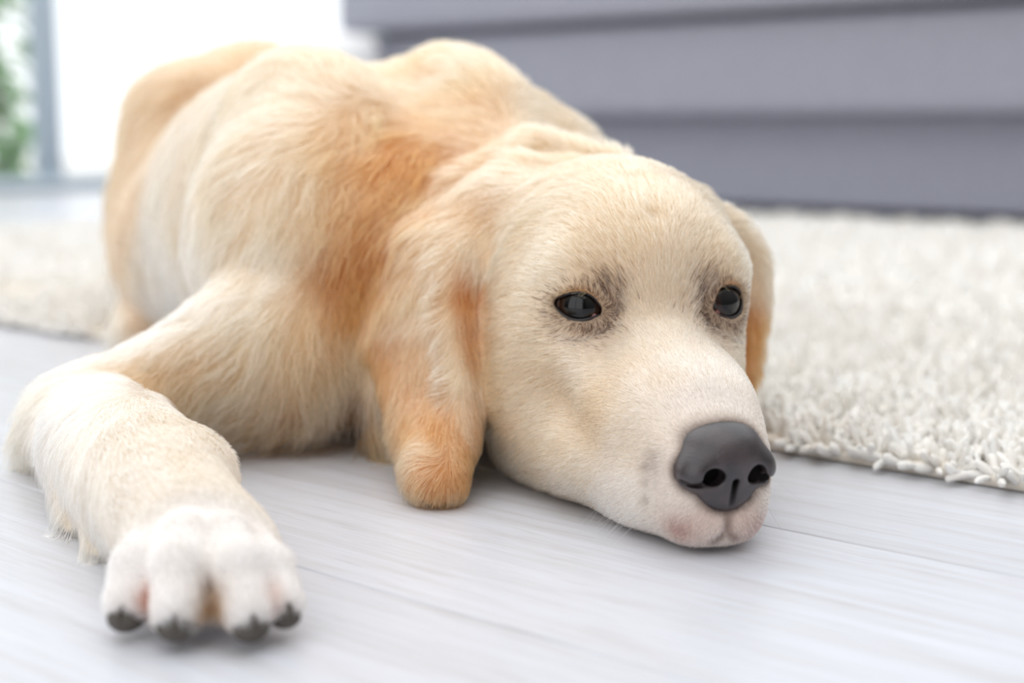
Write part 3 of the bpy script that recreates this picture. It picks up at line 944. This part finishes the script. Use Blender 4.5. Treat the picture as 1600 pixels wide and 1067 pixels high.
def make_curves(name, P, R, C, mat, parent):
    """P (n,k,3) cm, R (n,k) cm, C (n,k,3)"""
    n, k, _ = P.shape
    cu = bpy.data.hair_curves.new(name)
    cu.add_curves([k] * n)
    cu.attributes['position'].data.foreach_set('vector', (P * S).astype(np.float32).ravel())
    ra = cu.attributes.get('radius') or cu.attributes.new('radius', 'FLOAT', 'POINT')
    ra.data.foreach_set('value', (R * S).astype(np.float32).ravel())
    c4 = np.ones((n, k, 4), np.float32); c4[..., :3] = C
    ca = cu.attributes.new('col', 'FLOAT_COLOR', 'POINT'); ca.data.foreach_set('color', c4.ravel())
    cu.materials.append(mat)
    o = bpy.data.objects.new(name, cu); col.objects.link(o)
    o.parent = parent
    return o

def unit(A): return A / (np.linalg.norm(A, axis=-1, keepdims=True) + 1e-9)

DENS = 1.0
T3 = np.concatenate([DQ[:, [0, 1, 2]], DQ[:, [0, 2, 3]]])
fa = 0.5 * np.linalg.norm(np.cross(DV[T3[:, 1]] - DV[T3[:, 0]], DV[T3[:, 2]] - DV[T3[:, 0]]), axis=1)
wid = 0.016 + 0.011 * VL                       # full width of a hair lock, cm
dens = np.minimum(2.9 / (np.maximum(VL, .35) * wid), 330) * DENS
okv = (dl > 0.15) & (eye_e > 0.06) & (dn > 0.03) & (DV[:, 2] > 0.35)
dens = np.where(okv, dens, 0)
# nothing under the belly, and thin where the far side only shows from other places
dens *= np.where(DN[:, 2] < -0.75, 0.15, 1)
exp_n = fa * dens[T3].mean(1)
cnt = np.floor(exp_n + RNG.random(len(exp_n))).astype(int)
tri = np.repeat(np.arange(len(T3)), cnt)
nh = len(tri)
r1 = np.sqrt(RNG.random(nh)); r2 = RNG.random(nh)
bw = np.stack([1 - r1, r1 * (1 - r2), r1 * r2], 1)
def interp(A):
    return sum(A[T3[tri, i]] * (bw[:, i:i + 1] if A.ndim > 1 else bw[:, i]) for i in range(3))
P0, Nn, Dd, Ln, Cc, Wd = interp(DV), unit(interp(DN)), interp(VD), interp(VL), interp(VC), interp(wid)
Ee = interp(eye_e)
print('HAIRS', nh)
T = unit(Dd - (Dd * Nn).sum(1, keepdims=True) * Nn)
Bt = np.cross(Nn, T)
# wandering of the lie of the coat
w1 = wave_noise(P0, 5.0, 21); w2 = wave_noise(P0, 1.6, 22, 2)
amp = smooth01((Ln - 0.5) / 1.6) * (1 - 0.75 * interp(we))
T = unit(T + Bt * ((0.08 + 0.42 * amp) * w1 + (0.06 + 0.22 * amp) * w2 + RNG.normal(0, 0.10, nh))[:, None])
# locks: hairs of one small cell lean together
cls = np.digitize(Ln, [0.7, 1.4, 2.2])
cell = np.array([0.22, 0.42, 0.8, 1.15])[cls]
warp = P0 + 0.3 * cell[:, None] * np.stack([wave_noise(P0, 1.1, s_, 2) for s_ in (31, 32, 33)], 1)
key = np.floor(warp / cell[:, None]).astype(np.int64)
hk = (key[:, 0] * 73856093) ^ (key[:, 1] * 19349663) ^ (key[:, 2] * 83492791) ^ (cls.astype(np.int64) * 2654435761)
_, inv = np.unique(hk, return_inverse=True)
inv = inv.ravel(); ng = inv.max() + 1
gc = np.bincount(inv, minlength=ng)
cen = np.stack([np.bincount(inv, P0[:, i], ng) / gc for i in range(3)], 1)
rt = RNG.normal(0, 1, (ng, 3))
to_c = cen[inv] - P0
clump = np.array([0.30, 0.45, 0.6, 0.65])[cls] * RNG.uniform(0.5, 1.2, nh)
lift = (0.30 + 0.07 * rt[inv, 0]) * np.where(cls == 0, 0.85, 1.0)
lift = np.clip(lift, 0.1, 0.6)
side = 0.10 * rt[inv, 1] * amp
Lr = Ln * RNG.uniform(0.7, 1.15, nh)
K = 5
ts = np.linspace(0, 1, K)
X = np.zeros((nh, K, 3))
for j, t in enumerate(ts):
    X[:, j] = (P0 + Lr[:, None] * (T * (t * 0.95) + Nn * (lift * t * (1 - 0.62 * t))[:, None] + Bt * (side * t * t)[:, None]
               + DOWN * (0.10 * amp * t * t)[:, None]) + to_c * (clump * t ** 1.4)[:, None])
zmin = 0.05 + 1.0 * np.clip((X[..., 0] * N[0] + X[..., 1] * N[1] - 73.5) / 4.0, 0, 1)
X[..., 2] = np.maximum(X[..., 2], zmin)
prof = np.array([1.0, 1.0, 0.9, 0.65, 0.2])
Rr = (Wd * 0.5)[:, None] * prof[None] * RNG.uniform(0.75, 1.2, nh)[:, None]
vary = np.clip(1 + 0.13 * RNG.normal(size=nh) + 0.07 * rt[inv, 2], 0.55, 1.3)
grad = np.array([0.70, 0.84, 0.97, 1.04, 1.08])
Kk = interp(VK)
pick = RNG.random(nh) < np.minimum(Kk * 0.6, 0.85)
Cc = np.where(pick[:, None], lin((52, 38, 30)) * RNG.uniform(.6, 1.8, nh)[:, None], Cc)
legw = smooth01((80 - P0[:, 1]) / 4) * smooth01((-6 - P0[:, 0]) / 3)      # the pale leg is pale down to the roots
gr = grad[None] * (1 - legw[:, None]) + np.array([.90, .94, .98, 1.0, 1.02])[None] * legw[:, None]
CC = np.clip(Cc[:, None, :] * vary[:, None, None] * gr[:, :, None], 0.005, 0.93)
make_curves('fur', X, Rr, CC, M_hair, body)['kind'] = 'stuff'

# ------------------------------------------------------------------ nose
nf = Field(*[np.arange(l, h, 0.06).astype(np.float32) for l, h in ((-3.0, 3.2), (6.8, 12.2), (1.6, 7.2))])
for c, r in NOSE_ELL:
    nf.ell(c, r, 0.45)
for sg in (-1, 1):
    nf.ell((NX + sg * 1.04, 10.9, 4.28), (.50, 1.3, .44), 0.15, rot_about((0, 0, 1), sg * 14), sub=True)
    nf.cone((NX + sg * 1.15, 11.2, 4.02), (NX + sg * 2.5, 10.2, 3.95), 0.26, 0.16, 0.12, sub=True)
nf.cone((NX * .7, 11.25, 4.0), (NX * .5, 10.85, 2.2), 0.15, 0.22, 0.14, sub=True)
NV, NQ = nf.mesh(); NV = relax(NV, NQ, 2)
# shade inside the nostrils and the slit, painted nearly black
nd = np.full(len(NV), 9.0)
for sg in (-1, 1):
    q = (NV - np.array([NX + sg * 1.04, 10.9, 4.28])) / np.array([.5, 1.3, .44]); nd = np.minimum(nd, (np.linalg.norm(q, axis=1) - 1) * .45)
    a = np.array([NX + sg * 1.15, 11.2, 4.02]); b = np.array([NX + sg * 2.5, 10.2, 3.95]); ba = b - a
    h = np.clip(((NV - a) @ ba) / (ba @ ba), 0, 1); nd = np.minimum(nd, np.linalg.norm(NV - a - h[:, None] * ba, axis=1) - .26 + .1 * h)
a = np.array([NX * .7, 11.25, 4.0]); b = np.array([NX * .5, 10.85, 2.2]); ba = b - a
h = np.clip(((NV - a) @ ba) / (ba @ ba), 0, 1); nd = np.minimum(nd, np.linalg.norm(NV - a - h[:, None] * ba, axis=1) - .20)
inner = smooth01((0.05 - nd) / 0.1)
m, nt, p = new_mat('nose_leather')
tc = nt.nodes.new('ShaderNodeTexCoord')
vo = nt.nodes.new('ShaderNodeTexVoronoi'); vo.inputs['Scale'].default_value = 900
nt.links.new(tc.outputs['Object'], vo.inputs['Vector'])
nz1 = nt.nodes.new('ShaderNodeTexNoise'); nz1.inputs['Scale'].default_value = 70
nt.links.new(tc.outputs['Object'], nz1.inputs['Vector'])
cN = ramp(nt, nz1.outputs['Fac'], [(0.35, (40, 36, 40)), (0.65, (66, 55, 57))])
va = nt.nodes.new('ShaderNodeAttribute'); va.attribute_name = 'col'
mx_ = nt.nodes.new('ShaderNodeMix'); mx_.data_type = 'RGBA'; mx_.inputs['B'].default_value = (0.004, 0.0035, 0.0035, 1)
nt.links.new(va.outputs['Fac'], mx_.inputs['Factor']); nt.links.new(cN, mx_.inputs['A'])
nt.links.new(mx_.outputs['Result'], p.inputs['Base Color'])
bp = nt.nodes.new('ShaderNodeBump'); bp.inputs['Strength'].default_value = 0.25; bp.inputs['Distance'].default_value = 0.0004
nt.links.new(vo.outputs['Distance'], bp.inputs['Height']); nt.links.new(bp.outputs[0], p.inputs['Normal'])
p.inputs['Roughness'].default_value = 0.36
p.inputs['Specular IOR Level'].default_value = 0.7
sp_ = nt.nodes.new('ShaderNodeMapRange'); sp_.inputs['To Min'].default_value = 0.8; sp_.inputs['To Max'].default_value = 0.0
nt.links.new(va.outputs['Fac'], sp_.inputs['Value']); nt.links.new(sp_.outputs[0], p.inputs['Specular IOR Level'])
nose = mesh_obj('nose', nose_turn(NV) @ HM + HO, NQ, m, dog, color=np.repeat(inner[:, None], 3, 1))
nose['label'] = 'grey black leathery nose with comma nostrils'
bpy.context.view_layer.update()

# ------------------------------------------------------------------ eyes
def eye_material():
    m, nt, p = new_mat('eye')
    tc = nt.nodes.new('ShaderNodeTexCoord')
    sx = nt.nodes.new('ShaderNodeSeparateXYZ'); nt.links.new(tc.outputs['Object'], sx.inputs[0])
    dv = nt.nodes.new('ShaderNodeMath'); dv.operation = 'DIVIDE'; dv.inputs[1].default_value = EYE_R * S
    nt.links.new(sx.outputs['Z'], dv.inputs[0])
    c = ramp(nt, dv.outputs[0], [(0.0, (196, 170, 160)), (0.60, (150, 116, 104)), (0.645, (22, 15, 13)), (0.70, (58, 38, 28)), (0.86, (40, 26, 20)), (0.885, (8, 7, 8))])
    nt.links.new(c, p.inputs['Base Color'])
    p.inputs['Roughness'].default_value = 0.06
    p.inputs['Specular IOR Level'].default_value = 0.45
    return m
M_eye = eye_material()
M_lid = plain('dark_lid_skin', (34, 26, 26), 0.35)
M_car = plain('pink_eye_corner', (150, 92, 88), 0.3)
for sg, c, gz, hx, vy in EYES:
    look = unit(gz + hv(0.10, 0.10, 0.16))
    prof = [(EYE_R * math.sin(math.pi * i / 28) + 1e-4, -EYE_R * math.cos(math.pi * i / 28)) for i in range(29)]
    V, F = lathe(prof, (0, 0, 0), 48)
    bul = np.clip((V[:, 2] / EYE_R - 0.62) / 0.38, 0, 1)
    V = V * (1 + 0.045 * bul * (2 - bul))[:, None]               # cornea
    e = mesh_obj('eye', V, F, M_eye, dog)
    e.matrix_parent_inverse = Matrix.Translation(-Vector(dog.location))
    e.location = [t * S for t in c]
    e.rotation_euler = Vector(look).to_track_quat('Z', 'Y').to_euler()
    e['label'] = 'dark brown glossy eye'
    # lid margins: a tube along the almond opening
    hs = np.linspace(-1, 1, 25)
    loop = []
    for t in hs: loop.append((t * HWID, float(almond(sg, t * HWID)[0])))
    for t in hs[::-1][1:-1]: loop.append((t * HWID, -float(almond(sg, t * HWID)[1])))
    ring = []
    for h_, v_ in loop:
        d = math.sqrt(max(1.56 ** 2 - h_ * h_ - v_ * v_, 0.3))
        ring.append(c + hx * h_ + vy * v_ + gz * d)
    ring = np.array(ring); nR = len(ring); V = []; F = []
    for i in range(nR):
        tng = unit(ring[(i + 1) % nR] - ring[i - 1]); o_ = unit(ring[i] - c); s_ = np.cross(tng, o_)
        for q in range(8):
            an = 2 * math.pi * q / 8
            V.append(ring[i] + (o_ * math.cos(an) * 0.10 + s_ * math.sin(an) * 0.12))
    for i in range(nR):
        for q in range(8):
            F.append((i * 8 + q, ((i + 1) % nR) * 8 + q, ((i + 1) % nR) * 8 + (q + 1) % 8, i * 8 + (q + 1) % 8))
    mesh_obj('eyelid', np.array(V), np.array(F), M_lid, dog)['label'] = 'black eyelid rim'
    # pink inner corner, a small flattened fold lying on the ball
    cc = c - hx * sg * 0.92 - vy * 0.30 + gz * 1.10
    V, F = lathe([(math.sin(math.pi * i / 8) + 1e-4, -math.cos(math.pi * i / 8)) for i in range(9)], (0, 0, 0), 14)
    oc = unit(cc - c)
    V = cc + V[:, :1] * hx * 0.30 + V[:, 1:2] * vy * 0.17 + V[:, 2:3] * oc * 0.07
    mesh_obj('eye_corner', V, F, M_car, dog)

# ------------------------------------------------------------------ pads and claws of the near paw
M_pad = plain('dark_paw_pad', (84, 78, 72), 0.7)
M_claw = plain('dark_claw', (74, 64, 56), 0.4)
for i, (a, b, r) in enumerate(TOES):
    fw = unit(np.array([(b - a)[0], (b - a)[1], 0]))
    pc_ = b + fw * (r * 0.40) + np.array([0, 0, -0.50])
    V, F = lathe([(math.sin(math.pi * k / 12) * 1 + 1e-4, -math.cos(math.pi * k / 12)) for k in range(13)], (0, 0, 0), 20)
    sd = np.cross(fw, HZ)
    V = V[:, :1] * sd * (r * 0.70) + V[:, 1:2] * fw * (r * 0.74) + V[:, 2:3] * HZ * (r * 0.56)
    V = V + pc_
    V[:, 2] = np.maximum(V[:, 2], 0.03)
    mesh_obj('paw_pad', V, F, M_pad, dog)
    # claw: a small curved cone
    st = b + fw * (r * 0.80) + np.array([0, 0, 0.05])
    V = []; F = []
    for k in range(7):
        t = k / 6
        cpt = st + fw * (0.55 * t) + HZ * (-0.6 * t * t)
        rr = 0.17 * (1 - t) ** 0.7 + 0.01
        for q in range(8):
            an = 2 * math.pi * q / 8
            V.append(cpt + sd * math.cos(an) * rr * .8 + HZ * math.sin(an) * rr)
    for k in range(6):
        for q in range(8):
            F.append((k * 8 + q, k * 8 + (q + 1) % 8, (k + 1) * 8 + (q + 1) % 8, (k + 1) * 8 + q))
    V = np.array(V); V[:, 2] = np.maximum(V[:, 2], 0.03)
    mesh_obj('claw', V, np.array(F), M_claw, dog)

# ------------------------------------------------------------------ whiskers
nl = 56                                              # golden lashes on the upper lids
XL = np.zeros((nl, 5, 3))
for i in range(nl):
    sg, c, gz, hx, vy = EYES[0] if i < 36 else EYES[1]
    t = RNG.uniform(-0.45, 0.92) * sg * HWID            # mostly the outer half
    v_ = float(almond(sg, t)[0])
    st = c + hx * t + vy * (v_ + 0.10) + gz * math.sqrt(max(1.62 ** 2 - t * t - v_ * v_, .3))
    dr = unit(gz * 0.55 + hx * sg * 0.75 - vy * RNG.uniform(0.25, 0.55))
    ln = RNG.uniform(0.35, 0.6)
    for j in range(5):
        q = j / 4
        XL[i, j] = st + dr * ln * q - vy * 0.10 * q * q + vy * 0.06 * math.sin(q * 3.14)
make_curves('eyelashes', XL, np.full((nl, 5), 0.014) * np.linspace(1, .25, 5), np.ones((nl, 5, 3)) * lin((232, 176, 100)), M_hair, body)['kind'] = 'stuff'
nw = 34
X = np.zeros((nw, 6, 3))
for i in range(nw):
    sg = -1 if i % 3 else 1
    b_ = RNG.uniform(4.5, 9.0); c_ = RNG.uniform(1.2, 3.6)
    st = hd(sg * (3.1 - 0.12 * (b_ - 5)), b_, c_)
    dr = unit(hv(sg * RNG.uniform(.5, .9), RNG.uniform(-.5, .1), RNG.uniform(-.8, -.2)))
    ln = RNG.uniform(1.2, 3.0)
    for j in range(6):
        t = j / 5
        q = st + dr * ln * t + DOWN * 0.5 * ln * t * t * 0.4
        q[2] = max(q[2], 0.05); X[i, j] = q
make_curves('whiskers', X, np.full((nw, 6), 0.010) * np.linspace(1, .3, 6), np.ones((nw, 6, 3)) * 0.85, M_hair, body)['kind'] = 'stuff'

# ------------------------------------------------------------------ shaggy rug
RUG_U0, RUG_U1, RUG_N0, RUG_N1 = -70.0, 232.0, 74.0, 252.0
rug = empty('rug', un(80, 180)); tag(rug, 'cream white shaggy wool rug running from the dog to the sofa', 'rug')
V, F = rounded_box(RUG_U0, RUG_U1, RUG_N0, RUG_N1, 0.02, 0.8, 0.35)
wc = lin((228, 220, 208))
mesh_obj('backing', from_un(V), F[:, ::-1], M_wool, rug, color=np.tile(wc, (len(V), 1)))
def dog_gap(P, z=2.0):
    """distance of the dog's body from a point, read from its field"""
    ix = np.clip(np.searchsorted(fd.ax[0], P[:, 0]), 0, len(fd.ax[0]) - 1)
    iy = np.clip(np.searchsorted(fd.ax[1], P[:, 1]), 0, len(fd.ax[1]) - 1)
    iz = int(np.searchsorted(fd.ax[2], z))
    ins = (P[:, 0] > fd.ax[0][0]) & (P[:, 0] < fd.ax[0][-1]) & (P[:, 1] > fd.ax[1][0]) & (P[:, 1] < fd.ax[1][-1])
    return np.where(ins, fd.D[ix, iy, iz], 6.0)
def tufts(name, u0, u1, n0, n1, sp, rad, hgt, sides, rings, edge=None):
    us = np.arange(u0, u1, sp); ns = np.arange(n0, n1, sp)
    A = np.stack(np.meshgrid(us, ns, indexing='ij'), -1).reshape(-1, 2)
    A = A + RNG.uniform(-.5, .5, A.shape) * sp
    base = A[:, :1] * U + A[:, 1:] * N
    keep = np.minimum(dog_gap(base, 1.3), dog_gap(base, 2.5)) > min(hgt * 1.25 + rad, 2.4)
    A = A[keep]; base = base[keep]; n = len(A)
    base[:, 2] = 0.55
    up = np.zeros((n, 3)); up[:, 2] = 1
    ph = RNG.uniform(0, 6.283, n)
    lean = RNG.uniform(0.25, 1.3, n)
    big = np.stack([wave_noise(base, 5.0, 51), wave_noise(base, 5.0, 52)], 1) * 0.6
    dirn = np.stack([np.cos(ph) * lean * .7 + big[:, 0], np.sin(ph) * lean * .7 + big[:, 1], np.ones(n) * 0.9], 1)
    if edge is not None:      # pile spills over the front edge
        k = smooth01((edge - A[:, 1]) / 2.4)
        dirn += -N * (k * 1.5)[:, None]; dirn[:, 2] -= k * 0.75
    dirn = unit(dirn)
    L = hgt * RNG.uniform(0.7, 1.25, n)
    curl = unit(RNG.normal(size=(n, 3))) * 0.5
    a1 = unit(np.cross(dirn, np.array([0.31, 0.77, 0.55]))); a2 = np.cross(dirn, a1)
    rr = rad * RNG.uniform(0.75, 1.25, n)
    prof = {5: [0.75, 1.0, 1.05, 0.8, 0.1], 3: [0.8, 1.05, 0.15]}[rings]
    tt = {5: [0, .35, .7, .92, 1.0], 3: [0, .55, 1.0]}[rings]
    VV = np.zeros((n, rings, sides, 3))
    for k in range(rings):
        t = tt[k]
        c = base + dirn * (L * t)[:, None] + curl * (L * t * t * 0.6)[:, None]
        c[:, 2] = np.maximum(c[:, 2], 0.22)
        for q in range(sides):
            an = 2 * math.pi * q / sides
            VV[:, k, q] = c + (a1 * math.cos(an) + a2 * math.sin(an)) * (rr * prof[k])[:, None]
    VV[..., 2] = np.maximum(VV[..., 2], 0.06)
    fq = []
    for k in range(rings - 1):
        for q in range(sides):
            fq.append((k * sides + q, k * sides + (q + 1) % sides, (k + 1) * sides + (q + 1) % sides, (k + 1) * sides + q))
    fq = np.array(fq)
    F = (fq[None] + (np.arange(n) * rings * sides)[:, None, None]).reshape(-1, 4)
    tone = RNG.uniform(0.0, 1.0, n)
    cc = lin((244, 243, 240)) * (1 - tone[:, None] * .3) + lin((224, 212, 194)) * tone[:, None] * .3
    colr = np.repeat(cc, rings * sides, axis=0)
    o = mesh_obj(name, VV.reshape(-1, 3), F, M_wool, rug, color=colr)
    o['kind'] = 'stuff'
    print('TUFTS', n, len(F) * 2)
tufts('pile_front', -40, 135, RUG_N0 + .1, 90, 0.48, 0.23, 1.45, 6, 5, edge=RUG_N0 + 1.6)
tufts('pile_middle', -66, 150, 90, 130, 0.8, 0.38, 1.6, 5, 3)
tufts('pile_back', -66, 229, 130, 249, 1.6, 0.8, 1.9, 5, 3)
tufts('pile_side', 150, 229, 75, 130, 1.4, 0.7, 1.7, 5, 3)
tufts('pile_edge', 135, 229, RUG_N0 + .1, 78, 0.8, 0.38, 1.5, 6, 5, edge=RUG_N0 + 1.6)

# ------------------------------------------------------------------ leafy plant outside the glass door
pl = empty('climbing_plant', un(UW + 40, 245)); tag(pl, 'tall green leafy climbing plant outside the glass door', 'plant')
M_leaf = plain('green_leaf', (120, 170, 96), 0.5)
M_stem = plain('brown_stem', (110, 92, 66), 0.8)
base = un(UW + 40, 245)
V = []; F = []
for k in range(13):
    t = k / 12
    c = base + np.array([2.5 * math.sin(t * 9), 2.5 * math.cos(t * 7), 170 * t - 1])
    for q in range(6):
        an = math.pi * q / 3
        V.append(c + np.array([math.cos(an), math.sin(an), 0]) * (1.3 - 0.8 * t))
for k in range(12):
    for q in range(6):
        F.append((k * 6 + q, k * 6 + (q + 1) % 6, (k + 1) * 6 + (q + 1) % 6, (k + 1) * 6 + q))
mesh_obj('stem', np.array(V), np.array(F), M_stem, pl)
lm = bpy.data.meshes.new('leaf')
lv = [(0, 0, 0), (2, 1.8, .5), (2, -1.8, .5), (5, 2.3, .2), (5, -2.3, .2), (2, 0, 0), (5, 0, -.4), (9, 0, -1.4)]
lm.from_pydata([tuple(t * S for t in v) for v in lv], [], [(0, 5, 1), (0, 2, 5), (5, 6, 3, 1), (5, 2, 4, 6), (6, 7, 3), (6, 4, 7)])
lm.materials.append(M_leaf)
for i in range(240):
    o = bpy.data.objects.new('leaf', lm); col.objects.link(o); o.parent = pl
    o.matrix_parent_inverse = Matrix.Translation(-Vector(pl.location))
    t = RNG.uniform(0.02, 1); an = RNG.uniform(0, 6.283); rr = RNG.uniform(0.5, 9)
    o.location = [q * S for q in base + np.array([rr * math.cos(an), rr * math.sin(an), 170 * t])]
    o.rotation_euler = (RNG.uniform(-.5, .5), RNG.uniform(0.1, 1.1), an)
    sc_ = RNG.uniform(1.0, 1.8); o.scale = (sc_, sc_, sc_)
